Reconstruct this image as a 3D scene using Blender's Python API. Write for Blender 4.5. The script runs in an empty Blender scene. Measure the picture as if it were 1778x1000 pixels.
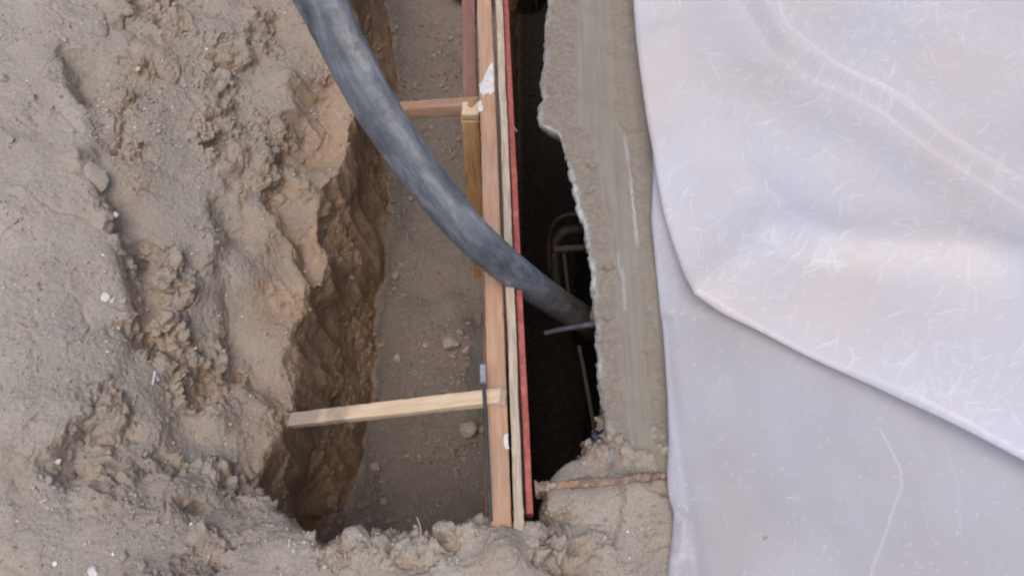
import bpy, bmesh, math, random
import numpy as np
from mathutils import Vector, Matrix
random.seed(7); rng = np.random.default_rng(7)
S = bpy.context.scene
C = S.collection
# ------------------------------------------------------------------ camera
CAMZ, TH, F, CX, CY = 1.90, math.radians(28.2), 1540.0, 889.0, 500.0
cam = bpy.data.cameras.new("camera"); camo = bpy.data.objects.new("camera", cam); C.objects.link(camo)
camo.location = (0, 0, CAMZ); camo.rotation_euler = (TH, 0, 0)
cam.sensor_width = 36; cam.lens = 36 * F / 1778; cam.clip_start = .05; cam.clip_end = 400
cam.dof.use_dof = True; cam.dof.focus_distance = 2.15; cam.dof.aperture_fstop = 9.0
S.camera = camo
# ------------------------------------------------------------------ light
SUN_EL, SUN_AZ = math.radians(71), math.radians(-163)     # azimuth from +Y, negative = to the left
w = bpy.data.worlds.new("World"); S.world = w; w.use_nodes = True
nt = w.node_tree
sky = nt.nodes.new("ShaderNodeTexSky"); sky.sky_type = 'NISHITA'; sky.sun_disc = False
sky.sun_elevation = SUN_EL; sky.sun_rotation = SUN_AZ; sky.dust_density = 4.0; sky.air_density = 1.0; sky.ozone_density = .6
nt.links.new(sky.outputs[0], nt.nodes["Background"].inputs[0]); nt.nodes["Background"].inputs[1].default_value = .15
sl = bpy.data.lights.new("sun", 'SUN'); so = bpy.data.objects.new("sun", sl); C.objects.link(so)
sl.energy = 1.25; sl.angle = math.radians(45); sl.color = (1, .93, .86)
sd = Vector((math.sin(SUN_AZ) * math.cos(SUN_EL), math.cos(SUN_AZ) * math.cos(SUN_EL), math.sin(SUN_EL)))
so.rotation_euler = (-sd).to_track_quat('-Z', 'Y').to_euler()
S.view_settings.view_transform = 'Standard'; S.view_settings.look = 'None'
S.view_settings.exposure = 0.23; S.view_settings.gamma = 1.0
try:
    S.cycles.pixel_filter_type = 'BLACKMAN_HARRIS'; S.cycles.filter_width = 2.1
except Exception: pass
# ------------------------------------------------------------------ helpers
cT, sT = math.cos(TH), math.sin(TH)
def at(px, py, z):
    a = (px - CX) / F; t = (CY - py) / F
    dz = -(cT - t * sT); k = (z - CAMZ) / dz
    return Vector((a * k, (t * cT + sT) * k, z))
def proj(P):
    P = np.asarray(P, float); X = P[..., 0]; Y = P[..., 1]; Z = P[..., 2] - CAMZ
    d = Y * sT - Z * cT; t = (Y * cT + Z * sT) / d
    return CX + F * X / d, CY - F * t, d
def atl(pts, z=None):
    return [at(*p) if z is None else at(p[0], p[1], z) for p in pts]
_G = np.random.default_rng(3).normal(size=(1024, 3)); _G /= np.linalg.norm(_G, axis=1)[:, None]
def pn(P, s, seed=0):
    """gradient noise, roughly -1..1, features of size 1/s"""
    P = np.asarray(P, np.float64) * s + 137.13 + seed * 17.37
    I = np.floor(P).astype(np.int64); f = P - I; u = f * f * f * (f * (f * 6 - 15) + 10)
    out = np.zeros(len(P))
    for i in (0, 1):
        for j in (0, 1):
            for k in (0, 1):
                h = ((I[:, 0] + i) * 73856093 ^ (I[:, 1] + j) * 19349663 ^ (I[:, 2] + k) * 83492791) 
                h = (h ^ (h >> 13)) & 1023
                g = _G[h]
                d = g[:, 0] * (f[:, 0] - i) + g[:, 1] * (f[:, 1] - j) + g[:, 2] * (f[:, 2] - k)
                wt = (u[:, 0] if i else 1 - u[:, 0]) * (u[:, 1] if j else 1 - u[:, 1]) * (u[:, 2] if k else 1 - u[:, 2])
                out += wt * d
    return out * 1.6
def crumbs(P, s, seed=0, rad=.62):
    """domes round jittered cell points: soil crumbs of uneven size, 0..1"""
    P = np.asarray(P, np.float64) * s + 91.7 + seed * 11.3
    I = np.floor(P - .5).astype(np.int64); out = np.zeros(len(P))
    for i in (0, 1):
        for j in (0, 1):
            for k in (0, 1):
                c = I + np.array([i, j, k]); h = (c[:, 0] * 73856093 ^ c[:, 1] * 19349663 ^ c[:, 2] * 83492791 ^ seed * 7919); h = h ^ (h >> 11)
                jx = ((h & 255) / 255. - .5) * .7 + .5; jy = (((h >> 8) & 255) / 255. - .5) * .7 + .5; jz = (((h >> 16) & 255) / 255. - .5) * .7 + .5
                r_ = rad * (.45 + .55 * (((h >> 5) & 127) / 127.))
                d2 = (P[:, 0] - c[:, 0] - jx) ** 2 + (P[:, 1] - c[:, 1] - jy) ** 2 + (P[:, 2] - c[:, 2] - jz) ** 2
                out = np.maximum(out, r_ * np.sqrt(np.clip(1 - d2 / r_ ** 2, 0, 1)))
    return out / rad
def facets(P, s, seed=0):
    """broken-earth facets: each cell its own level and tilt, about -1..1"""
    P = np.asarray(P, np.float64) * s + 71.3 + seed * 5.3
    I = np.floor(P - .5).astype(np.int64); best = np.full(len(P), 9.); val = np.zeros(len(P))
    for i in (0, 1):
        for j in (0, 1):
            for k in (0, 1):
                c = I + np.array([i, j, k]); h = (c[:, 0] * 73856093 ^ c[:, 1] * 19349663 ^ c[:, 2] * 83492791 ^ seed * 6007); h = h ^ (h >> 11)
                q = [P[:, 0] - c[:, 0] - ((h & 255) / 255. * .8 + .1), P[:, 1] - c[:, 1] - (((h >> 8) & 255) / 255. * .8 + .1), P[:, 2] - c[:, 2] - (((h >> 16) & 255) / 255. * .8 + .1)]
                d2 = q[0] ** 2 + q[1] ** 2 + q[2] ** 2
                g = _G[(h >> 3) & 1023]; lv = ((h >> 7) & 127) / 127. - .5
                m = d2 < best; best = np.where(m, d2, best); val = np.where(m, lv + .9 * (q[0] * g[:, 0] + q[1] * g[:, 1] + q[2] * g[:, 2]), val)
    return val
def sm(x, a, b):
    t = np.clip((x - a) / (b - a), 0, 1); return t * t * (3 - 2 * t)
def polydist(X, Y, pts, closed=False):
    """distance, side (+ = left of travel) and parameter 0..1 along a polyline"""
    pts = [(p[0], p[1]) for p in pts]; n = len(pts); segs = n if closed else n - 1
    best = np.full(X.shape, 1e9); side = np.zeros(X.shape); par = np.zeros(X.shape)
    for i in range(segs):
        ax, ay = pts[i]; bx, by = pts[(i + 1) % n]; dx, dy = bx - ax, by - ay; L = dx * dx + dy * dy + 1e-12
        t = np.clip(((X - ax) * dx + (Y - ay) * dy) / L, 0, 1)
        qx, qy = X - ax - t * dx, Y - ay - t * dy; d = np.hypot(qx, qy); m = d < best - 1e-9
        best = np.where(m, d, best); side = np.where(m, np.sign(dx * (Y - ay) - dy * (X - ax)), side)
        par = np.where(m, (i + t) / segs, par)
    return best, side, par
def inside(X, Y, pts):
    c = np.zeros(X.shape, bool); n = len(pts)
    for i in range(n):
        ax, ay = pts[i][0], pts[i][1]; bx, by = pts[(i + 1) % n][0], pts[(i + 1) % n][1]
        if ay == by: continue
        m = ((ay > Y) != (by > Y)) & (X < (bx - ax) * (Y - ay) / (by - ay) + ax); c ^= m
    return c
def np_mesh(name, V, Q, smooth=True):
    me = bpy.data.meshes.new(name); V = np.asarray(V, np.float32); Q = np.asarray(Q, np.int32); k = Q.shape[1]
    me.vertices.add(len(V)); me.vertices.foreach_set("co", V.ravel())
    me.loops.add(Q.size); me.loops.foreach_set("vertex_index", Q.ravel())
    me.polygons.add(len(Q)); me.polygons.foreach_set("loop_start", np.arange(0, Q.size, k, dtype=np.int32))
    me.polygons.foreach_set("loop_total", np.full(len(Q), k, np.int32))
    me.update(calc_edges=True); me.validate()
    me.polygons.foreach_set("use_smooth", np.full(len(me.polygons), smooth)); return me
def grid_q(nu, nv, wrap_u=False):
    i = np.arange(nu if wrap_u else nu - 1)[:, None]; j = np.arange(nv - 1)[None, :]
    a = i * nv + j; b = ((i + 1) % nu) * nv + j
    return np.stack([a, b, b + 1, a + 1], -1).reshape(-1, 4)
def vnorm(me):
    n = np.empty(len(me.vertices) * 3, np.float32); me.vertex_normals.foreach_get("vector", n); return n.reshape(-1, 3).astype(float)
def fattr(me, name, a):
    at_ = me.attributes.new(name, 'FLOAT', 'POINT'); at_.data.foreach_set("value", np.asarray(a, np.float32))
def link(name, me, mat=None, parent=None, loc=None):
    o = bpy.data.objects.new(name, me); C.objects.link(o)
    if mat: me.materials.append(mat)
    if parent: o.parent = parent
    if loc is not None: o.location = loc
    return o
def tag(o, label=None, cat=None, group=None, kind=None):
    if label: o["label"] = label
    if cat: o["category"] = cat
    if group: o["group"] = group
    if kind: o["kind"] = kind
    return o
def empty(name, loc, label, cat, group=None):
    o = bpy.data.objects.new(name, None); C.objects.link(o); o.location = loc; o.empty_display_size = .05
    return tag(o, label, cat, group)
# ------------------------------------------------------------------ materials
class M:
    def __init__(s, name, rough=.8, spec=.3):
        s.m = bpy.data.materials.new(name); s.m.use_nodes = True; s.t = s.m.node_tree; s.b = s.t.nodes["Principled BSDF"]
        s.b.inputs["Roughness"].default_value = rough; s.b.inputs["Specular IOR Level"].default_value = spec
        s.tc = s.t.nodes.new("ShaderNodeTexCoord")
    def n(s, typ, **k):
        n = s.t.nodes.new(typ)
        for a, v in k.items(): setattr(n, a, v)
        return n
    def l(s, a, b): s.t.links.new(a, b)
    def co(s, scale=(1, 1, 1), rot=(0, 0, 0)):
        m = s.n("ShaderNodeMapping"); m.inputs["Scale"].default_value = scale; m.inputs["Rotation"].default_value = rot
        s.l(s.tc.outputs["Object"], m.inputs[0]); return m.outputs[0]
    def noise(s, scale, detail=4, rough=.55, vec=None, dist=0):
        n = s.n("ShaderNodeTexNoise"); n.inputs["Scale"].default_value = scale; n.inputs["Detail"].default_value = detail
        n.inputs["Roughness"].default_value = rough; n.inputs["Distortion"].default_value = dist
        s.l(vec if vec is not None else s.tc.outputs["Object"], n.inputs["Vector"]); return n.outputs[0]
    def ramp(s, fac, stops):
        r = s.n("ShaderNodeValToRGB"); e = r.color_ramp.elements
        while len(e) < len(stops): e.new(.5)
        for q, (p, c) in zip(e, stops):
            q.position = p; q.color = (*c, 1) if isinstance(c, tuple) else (c, c, c, 1)
        s.l(fac, r.inputs[0]); return r.outputs[0]
    def mix(s, fac, a, b, typ='MIX'):
        m = s.n("ShaderNodeMix", data_type='RGBA', blend_type=typ)
        for i, v in ((0, fac), (6, a), (7, b)):
            if isinstance(v, (int, float)): m.inputs[i].default_value = v if i == 0 else (v, v, v, 1)
            elif isinstance(v, tuple): m.inputs[i].default_value = (*v, 1)
            else: s.l(v, m.inputs[i])
        return m.outputs[2]
    def math(s, op, a, b=0.0, clamp=False):
        m = s.n("ShaderNodeMath", operation=op, use_clamp=clamp)
        for i, v in ((0, a), (1, b)):
            if isinstance(v, (int, float)): m.inputs[i].default_value = v
            else: s.l(v, m.inputs[i])
        return m.outputs[0]
    def attr(s, name):
        a = s.n("ShaderNodeAttribute", attribute_name=name); return a
    def col(s, c):
        if isinstance(c, tuple): s.b.inputs["Base Color"].default_value = (*c, 1)
        else: s.l(c, s.b.inputs["Base Color"])
    def bump(s, h, dist=.002, strength=1.0):
        b = s.n("ShaderNodeBump"); b.inputs["Distance"].default_value = dist; b.inputs["Strength"].default_value = strength
        s.l(h, b.inputs["Height"]); s.l(b.outputs[0], s.b.inputs["Normal"])
def mat_soil():
    m = M("soil", .95, .1)
    wet = m.attr("brown").outputs["Fac"]                     # freshly cut brown earth, 0 = dry grey dust
    n1 = m.noise(7, 5, .6); n2 = m.noise(60, 5, .65); n3 = m.noise(260, 3, .7); n4 = m.noise(2.2, 3, .5)
    dust = m.ramp(n1, [(.3, (.40, .35, .29)), (.5, (.465, .412, .35)), (.72, (.52, .474, .415))])
    dust = m.mix(m.ramp(n4, [(.42, 0.0), (.62, .55)]), dust, (.44, .40, .36))
    dust = m.mix(m.math('MULTIPLY', m.attr('virgin').outputs['Fac'], m.ramp(n1, [(.35, .2), (.65, .55)])), dust, (.33, .28, .23))
    brown = m.ramp(n2, [(.3, (.42, .26, .15)), (.55, (.50, .335, .21)), (.75, (.54, .41, .29))])
    fac = m.math('ADD', wet, m.math('MULTIPLY', m.math('SUBTRACT', n2, .5), .55), True)
    c = m.mix(fac, dust, brown)
    c = m.mix(m.ramp(n3, [(.35, .5), (.6, 0.0)]), c, (.20, .155, .12))
    c = m.mix(m.ramp(m.noise(420, 2, .6), [(.58, 0.0), (.70, .6)]), c, (.60, .56, .52))
    c = m.mix(m.ramp(n2, [(.6, 0.0), (.8, .35)]), c, (.50, .46, .42))
    m.col(c)
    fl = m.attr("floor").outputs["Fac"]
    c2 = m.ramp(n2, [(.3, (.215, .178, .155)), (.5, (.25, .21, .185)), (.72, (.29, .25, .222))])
    c3 = m.mix(fl, c, c2); m.col(m.mix(m.attr('gap_shade').outputs['Fac'], c3, m.ramp(n2, [(.35, (.030, .024, .020)), (.65, (.065, .052, .045))])))  # soil in the narrow gap painted near black for its shade
    h = m.math('ADD', m.math('MULTIPLY', n3, .6), m.noise(600, 2, .6))
    m.bump(h, .0036, 1.0); return m.m
def mat_wood(name, base, dark, light, grain=1.0, dirt=.25, knots=True, tip=0):
    m = M(name, .72, .25)
    v = m.co((1.2, 14, 14)); g = m.noise(6 * grain, 5, .6, v, .6)
    v2 = m.co((3, 90, 90)); fine = m.noise(5, 4, .7, v2)
    c = m.ramp(g, [(.28, dark), (.5, base), (.72, light)])
    c = m.mix(m.ramp(fine, [(.35, .40), (.6, 0.0)]), c, dark)
    if knots:
        vo = m.n("ShaderNodeTexVoronoi"); vo.inputs["Scale"].default_value = 1.0; m.l(m.co((3.3, 12, 6)), vo.inputs["Vector"])
        c = m.mix(m.ramp(vo.outputs["Distance"], [(.08, .9), (.16, .35), (.24, 0.0)]), c, tuple(x * .42 for x in dark))
    d = m.noise(9, 5, .7)
    c = m.mix(m.ramp(d, [(.48, 0.0), (.7, dirt)]), c, (.30, .26, .23))
    if tip:                                                   # earth smeared over the first stretch of the board
        sx = m.n("ShaderNodeSeparateXYZ"); m.l(m.tc.outputs["Object"], sx.inputs[0])
        f = m.math('ADD', m.math('DIVIDE', sx.outputs[0], tip), m.math('MULTIPLY', m.math('SUBTRACT', m.noise(14, 4, .65), .5), 1.6))
        c = m.mix(m.ramp(f, [(.55, .85), (.95, 0.0)]), c, (.27, .225, .195))
    m.col(c); m.bump(m.math('ADD', fine, m.math('MULTIPLY', g, .5)), .0014, .8); return m.m
def mat_flat(name, cols, scale=20, rough=.8, bump=.001, metal=0.0, spec=.3, bscale=120):
    m = M(name, rough, spec); n = m.noise(scale, 5, .65)
    st = [(.3 + .4 * i / max(1, len(cols) - 1), c) for i, c in enumerate(cols)]
    m.col(m.ramp(n, st)); m.b.inputs["Metallic"].default_value = metal; m.bump(m.noise(bscale, 4, .7), bump); return m.m
MS = mat_soil()
# ================================================================== GROUND
# rim of the trench (plan), each corner at its own level
LIP = [(625, -420, -.3), (607, -150, -.3), (600, 0, -.3), (592, 120, -.3), (590, 220, -.3), (566, 340, -.3), (538, 480, -.3), (520, 600, -.3), (508, 700, -.3),
       (480, 780, -.28), (452, 845, -.24), (470, 885, -.16), (520, 915, -.08), (572, 941, -.04), (620, 938, -.02), (672, 922, 0), (720, 932, 0),
       (765, 906, .01), (815, 903, .01), (850, 914, .03), (905, 912, .03), (932, 920, .0), (950, 880, -.03), (944, 850, -.04), (957, 815, -.04), (1000, 786, -.03), (1052, 763, -.02)]
pit = [at(*p) for p in LIP]
pit += [Vector((.245, .92, 0)), Vector((.25, 1.5, 0)), Vector((.24, 2.2, 0)), Vector((.22, 3.0, 0)), Vector((.2, 3.55, 0))]
HC = [(-400, -300, .05), (-300, 500, .06), (-300, 1200, .05), (0, 0, .06), (0, 500, .07), (0, 1000, .06), (90, 250, .05), (120, 700, .05), (100, 950, .05), (60, 850, .05),
      (300, 60, -.07), (300, 300, -.09), (400, 300, -.17), (330, 600, -.14), (400, 700, -.18), (300, 800, -.07), (250, 450, -.05), (430, 100, -.18), (230, 950, .03),
      (575, 100, -.29), (572, 250, -.29), (510, 450, -.28), (490, 640, -.27), (430, 800, -.20), (400, 900, -.07), (470, 950, -.02), (300, -300, -.04), (580, -300, -.3),
      (560, 975, .0), (700, 960, .035), (800, 940, .035), (865, 936, .045), (905, 940, .03), (880, 965, .045), (800, 1100, .06), (960, 950, -.03), (1010, 880, -.01), (1100, 900, .0), (1000, 815, -.03), (1080, 800, .03), (1150, 840, .01), (1120, 815, .03),
      (1150, 980, .03), (1050, 1100, .06), (1300, 500, -.03), (1300, 0, -.03), (1500, 800, -.02), (1700, 200, -.02), (1700, 1000, .0), (400, 1200, .06)]
hp = np.array([at(*p) for p in HC])
def tps(pp, vals):
    n = len(pp); d = np.linalg.norm(pp[:, None] - pp[None], axis=2); K = np.where(d > 0, d * d * np.log(d + 1e-9), 0) + np.eye(n) * .01
    P = np.c_[np.ones(n), pp]; A = np.zeros((n + 3, n + 3)); A[:n, :n] = K; A[:n, n:] = P; A[n:, :n] = P.T
    return np.linalg.solve(A, np.r_[vals, 0, 0, 0])
HW = tps(hp[:, :2], hp[:, 2])
# steps where the crust has broken away: the side left of travel (screen right) is lower
STEPS = [([(95, -60), (118, 60), (122, 120), (130, 165), (150, 195), (172, 215), (176, 258), (152, 285), (168, 335), (188, 372), (206, 440), (222, 500), (224, 545), (212, 600),
           (206, 650), (185, 720), (140, 765), (112, 800), (112, 850), (140, 890), (190, 930)], .062, .010, .04),
         ([(235, -40), (225, 20), (190, 42), (185, 60)], .03, .01, .06),
         ([(318, 270), (350, 350), (347, 440), (345, 500), (335, 560)], .045, .02, .09),
         ([(455, 40), (492, 80), (480, 140), (440, 180), (430, 260), (470, 330), (500, 420), (470, 480), (450, 540), (460, 600)], .05, .015, .08),
         ([(380, 540), (385, 600), (372, 690), (392, 760), (372, 800), (340, 870)], .05, .02, .08),
         ([(255, 570), (268, 660), (272, 765)], .035, .008, .06)]
BUMPS = [(290, 470, .075, .055), (280, 545, .05, .05), (335, 590, .035, .035), (165, 303, .03, .035), (310, 850, .05, .03), (385, 400, .10, .03), (425, 350, .05, .03),
         (240, 690, .03, .02), (500, 240, .05, .03), (530, 300, .04, .03), (475, 60, .05, .03), (420, 640, .05, .02), (345, 700, .05, .02), (450, 720, .04, .03), (300, 900, .05, .02),
         (875, 958, .11, .03), (800, 925, .05, .03), (690, 945, .05, .02), (620, 960, .05, .015), (500, 950, .06, .02), (1090, 790, .05, .02), (880, 990, .06, .02), (1040, 960, .05, .02),
         (240, 580, .04, -.06), (222, 440, .03, -.04), (120, 825, .03, -.05), (330, 875, .022, -.05), (350, 205, .035, -.035), (380, 265, .03, -.03), (490, 130, .045, -.05), (460, 200, .03, -.03),
         (372, 600, .03, -.04), (180, 235, .02, -.03), (400, 830, .03, -.02), (510, 380, .03, -.03), (130, 170, .03, -.02), (960, 905, .04, -.04)]
def height(X, Y):
    sh = X.shape; P = np.c_[X.ravel(), Y.ravel()]
    d = np.linalg.norm(P[:, None] - hp[None, :, :2], axis=2)
    h = (np.where(d > 0, d * d * np.log(d + 1e-9), 0) @ HW[:len(hp)] + HW[-3] + P @ HW[-2:]).reshape(sh)
    h = np.clip(h, -.33, .10)
    P3 = np.c_[P, np.zeros(len(P))]
    wx = X + .012 * pn(P3, 22, 1).reshape(sh) + .006 * pn(P3, 55, 4).reshape(sh); wy = Y + .012 * pn(P3, 22, 2).reshape(sh)
    for pl, amp, wd, rec in STEPS:
        q = [at(a, b, -.02) for a, b in pl]
        dd, sgn, par = polydist(wx, wy, q)
        sdist = dd * np.where(sgn > 0, 1, -1)                # + = lower side
        k = sm(par, 0, .12) * (1 - sm(par, .88, 1)) * np.clip(.8 + 1.1 * pn(P3, 5.5, 7), .3, 1.2).reshape(sh)
        h = h - k * amp * np.where(sdist > 0, sm(sdist, 0, wd * .55) * (1 - .62 * sm(sdist, wd, wd + .03 + rec * 1.9)), -.22 * np.exp(sdist / .045))
    for bx, by, r, a in BUMPS:
        c = at(bx, by, -.05); rr = np.hypot(wx - c.x, wy - c.y) / r
        h = h + 1.25 * a * np.clip(1 - rr * rr, 0, 1)
    h = h + .02 * pn(P3, 6, 5).reshape(sh) + .008 * pn(P3, 17, 6).reshape(sh)
    return h
GS = .0155
GX = np.arange(-1.95, .80, GS); GY = np.arange(-.05, 3.75, GS); GZ = np.arange(-1.62, .2, GS)
X2, Y2 = np.meshgrid(GX, GY, indexing='ij')
H2 = height(X2, Y2)
# blend to a level plane at the outer border so that the surrounding ground meets it
edge = np.minimum(np.minimum(X2 - GX[0], Y2 - GY[0]), np.minimum(GX[-1] - X2, GY[-1] - Y2))
lev = np.where(X2 > .3, -.03, .06)
bl = sm(edge, .0, .22); H2 = H2 * bl + lev * (1 - bl)
dp, _, _ = polydist(X2, Y2, pit, True); inn = inside(X2, Y2, pit); D2 = np.where(inn, -dp, dp)
P3 = np.c_[X2.ravel(), Y2.ravel(), np.zeros(X2.size)]
fallen = .09 * np.exp(-np.clip(-D2 - .06, 0, 1) / .045) * (1 - sm(X2, -.25, -.1)) * np.clip(.6 + 1.3 * pn(P3, 3.5, 12).reshape(X2.shape), .1, 1.3)
FL2 = (-1.0 + .03 * pn(P3, 3, 9) + .012 * pn(P3, 11, 10)).reshape(X2.shape) + fallen
for bx, by, r, a in [(800, 590, .09, .05), (790, 540, .08, .03), (820, 700, .12, .06), (760, 760, .15, .03), (840, 840, .10, .04), (720, 560, .1, .02), (600, 900, .15, .05), (770, 120, .1, .03)]:
    c = at(bx, by, -1); rr = np.hypot(X2 - c.x, Y2 - c.y) / r; FL2 += a * np.clip(1 - rr * rr, 0, 1)
FL2 = FL2 - .55 * sm(X2, -.01, .03)
Z3 = GZ[None, None, :]
shift = .075 * np.clip((-.3 - Z3) / .7, 0, 1) ** 1.2 - .30 * np.clip(-.20 - Z3, 0, .4) * sm(X2, .1, .2)[..., None]
Pg = np.stack(np.meshgrid(GX, GY, GZ, indexing='ij'), -1).reshape(-1, 3) * np.array([1, 1, .55])
wob = (.045 * pn(Pg, 4.2, 21) + .018 * pn(Pg, 11, 22)).reshape(len(GX), len(GY), len(GZ)) * np.clip((-Z3 - .1) / .3, 0, 1)
cavity = (-D2[..., None]) - shift + wob
Fv = np.maximum(Z3 - H2[..., None], np.minimum(cavity, Z3 - FL2[..., None]))
def surface_nets(Fv, o, h):
    s = Fv > 0; nx, ny, nz = Fv.shape
    cnt = np.zeros((nx - 1, ny - 1, nz - 1), np.int8)
    for i in (0, 1):
        for j in (0, 1):
            for k in (0, 1): cnt += s[i:nx - 1 + i, j:ny - 1 + j, k:nz - 1 + k]
    act = (cnt > 0) & (cnt < 8); I = np.argwhere(act); idx = np.full(cnt.shape, -1, np.int64); idx[act] = np.arange(len(I))
    acc = np.zeros((len(I), 3)); num = np.zeros(len(I))
    cor = [(i, j, k) for i in (0, 1) for j in (0, 1) for k in (0, 1)]
    for a in cor:
        for b in cor:
            if a < b and sum(abs(x - y) for x, y in zip(a, b)) == 1:
                fa = Fv[I[:, 0] + a[0], I[:, 1] + a[1], I[:, 2] + a[2]]; fb = Fv[I[:, 0] + b[0], I[:, 1] + b[1], I[:, 2] + b[2]]
                m = (fa > 0) != (fb > 0); t = np.where(m, fa / np.where(m, fa - fb, 1), 0)
                acc += np.where(m[:, None], np.array(a) + t[:, None] * (np.array(b) - np.array(a)), 0); num += m
    V = (I + acc / num[:, None]) * h + np.array(o)
    Q = []
    for ax in range(3):
        sl0 = [slice(None)] * 3; sl1 = [slice(None)] * 3; sl0[ax] = slice(0, -1); sl1[ax] = slice(1, None)
        A = s[tuple(sl0)]; B = s[tuple(sl1)]; E = np.argwhere(A != B)
        u, v = (ax + 1) % 3, (ax + 2) % 3
        E = E[(E[:, u] > 0) & (E[:, v] > 0) & (E[:, u] < Fv.shape[u] - 1) & (E[:, v] < Fv.shape[v] - 1)]
        sg = A[E[:, 0], E[:, 1], E[:, 2]]
        def cell(du, dv):
            c = E.copy(); c[:, u] += du; c[:, v] += dv; return idx[c[:, 0], c[:, 1], c[:, 2]]
        q = np.stack([cell(-1, -1), cell(0, -1), cell(0, 0), cell(-1, 0)], 1)
        q[sg] = q[sg][:, ::-1]; Q.append(q)
    return V, np.concatenate(Q)
V, Q = surface_nets(Fv, (GX[0], GY[0], GZ[0]), GS)
def lap(V, Q, n, k=.5):
    for _ in range(n):
        a = np.zeros_like(V); c = np.zeros(len(V))
        for i in range(4):
            for j in (1, 3):
                for d in range(3): a[:, d] += np.bincount(Q[:, i], V[Q[:, (i + j) % 4], d], len(V))
                c += np.bincount(Q[:, i], minlength=len(V))
        V = V * (1 - k) + k * a / np.maximum(c, 1)[:, None]
    return V
inner = (V[:, 0] > GX[0] + .03) & (V[:, 0] < GX[-1] - .03) & (V[:, 1] > GY[0] + .03) & (V[:, 1] < GY[-1] - .03)
V = np.where(inner[:, None], lap(V, Q, 2, .5), V)
me = np_mesh("tmp", V, Q); to = bpy.data.objects.new("tmp", me); C.objects.link(to)
md = to.modifiers.new("s", 'SUBSURF'); md.levels = 2; md.render_levels = 2
dg = bpy.context.evaluated_depsgraph_get(); me2 = bpy.data.meshes.new_from_object(to.evaluated_get(dg))
bpy.data.objects.remove(to); bpy.data.meshes.remove(me)
N = vnorm(me2); V = np.empty(len(me2.vertices) * 3, np.float32); me2.vertices.foreach_get("co", V); V = V.reshape(-1, 3).astype(float)
nz = N[:, 2]
gap_shade = sm(V[:, 0], .0, .06) * sm(-V[:, 2], .10, .30)  # mask for shade painted into the soil colour, below the rim of the gap
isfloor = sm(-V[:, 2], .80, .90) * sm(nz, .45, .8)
wallm = sm(-V[:, 2], .16, .36) * (1 - isfloor)
ppx, ppy, _ = proj(V)
left_flat = 1 - sm(ppx - .04 * (ppy - 300) + 40 * np.clip(ppy - 550, 0, 250) / 250, 130, 235)                     # trodden ground left of the break
rough = .26 + .78 * sm(pn(V, 6, 31) + .3 * pn(V, 15, 32), -.15, .45)
smooth_patch = np.zeros(len(V))
for bx, by, r in [(265, 330, .13), (395, 400, .10), (245, 660, .06), (300, 260, .08), (410, 660, .05), (395, 560, .05), (350, 480, .04), (330, 770, .05), (300, 400, .06), (470, 300, .05), (180, 620, .10), (280, 960, .10), (430, 500, .06), (1080, 900, .07), (1000, 830, .05), (560, 170, .05)]:
    c = at(bx, by, -.08); smooth_patch = np.maximum(smooth_patch, 1 - sm(np.hypot(V[:, 0] - c.x, V[:, 1] - c.y) / r, .5, 1.1))
rough *= (1 - .8 * smooth_patch) * (1 - .62 * left_flat) * (1 - .55 * isfloor) * (1 - .3 * wallm)
b1 = .5 - 2 * np.abs(pn(V, 13, 41)) ; b2 = .5 - 2 * np.abs(pn(V, 29, 42)); b3 = .5 - 1.6 * np.abs(pn(V, 62, 43)); b4 = pn(V, 120, 44); b5 = pn(V, 8, 45)
Wp = V + .012 * np.c_[pn(V, 24, 91), pn(V, 24, 92), pn(V, 24, 93)] + .004 * np.c_[pn(V, 75, 94), pn(V, 75, 95), pn(V, 75, 96)]
rk = sm(rough, .30, .85)
k1 = crumbs(Wp, 17, 1); k2 = crumbs(Wp, 37, 2); k3 = crumbs(V, 80, 3); k4 = crumbs(V, 165, 4)
cm_ = sm(pn(V, 7, 97), -.25, .35)
f1 = facets(Wp, 13, 5); f2 = facets(Wp, 30, 6); f3 = facets(Wp, 62, 7)
disp = rough * (-.013 * b1 + .018 * b5 + .030 * k1 * rk + .022 * f1 * (.3 + .7 * rk) + .009 * f2 + .004 * f3 - .004) + cm_ * rk * (.0105 * k2) + (.35 + .65 * rk) * sm(pn(V, 11, 98), -.3, .3) * .0058 * k3 + (.3 + .7 * rk) * .0022 * k4
crk = np.exp(-(np.abs(pn(Wp, 7.5, 99)) / .035) ** 2) * sm(pn(V, 5, 90), -.1, .3) * (1 - isfloor) * (1 - .6 * left_flat)
disp *= 1 - .6 * isfloor
disp -= .011 * crk
disp += .0018 * pn(V, 90, 46) + .0012 * pn(V, 180, 47)
Pw = V * np.array([1, 1, .16]); tilt = Pw.copy(); tilt[:, 1] += V[:, 2] * .10
streak = -.013 * np.abs(pn(tilt, 15, 51)) * 2 + .004 * pn(tilt, 42, 52) + .002 * pn(tilt, 120, 53)
disp = disp * (1 - .6 * wallm) + wallm * (1 - sm(nz, .5, .8)) * streak
V += N * disp[:, None]
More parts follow.
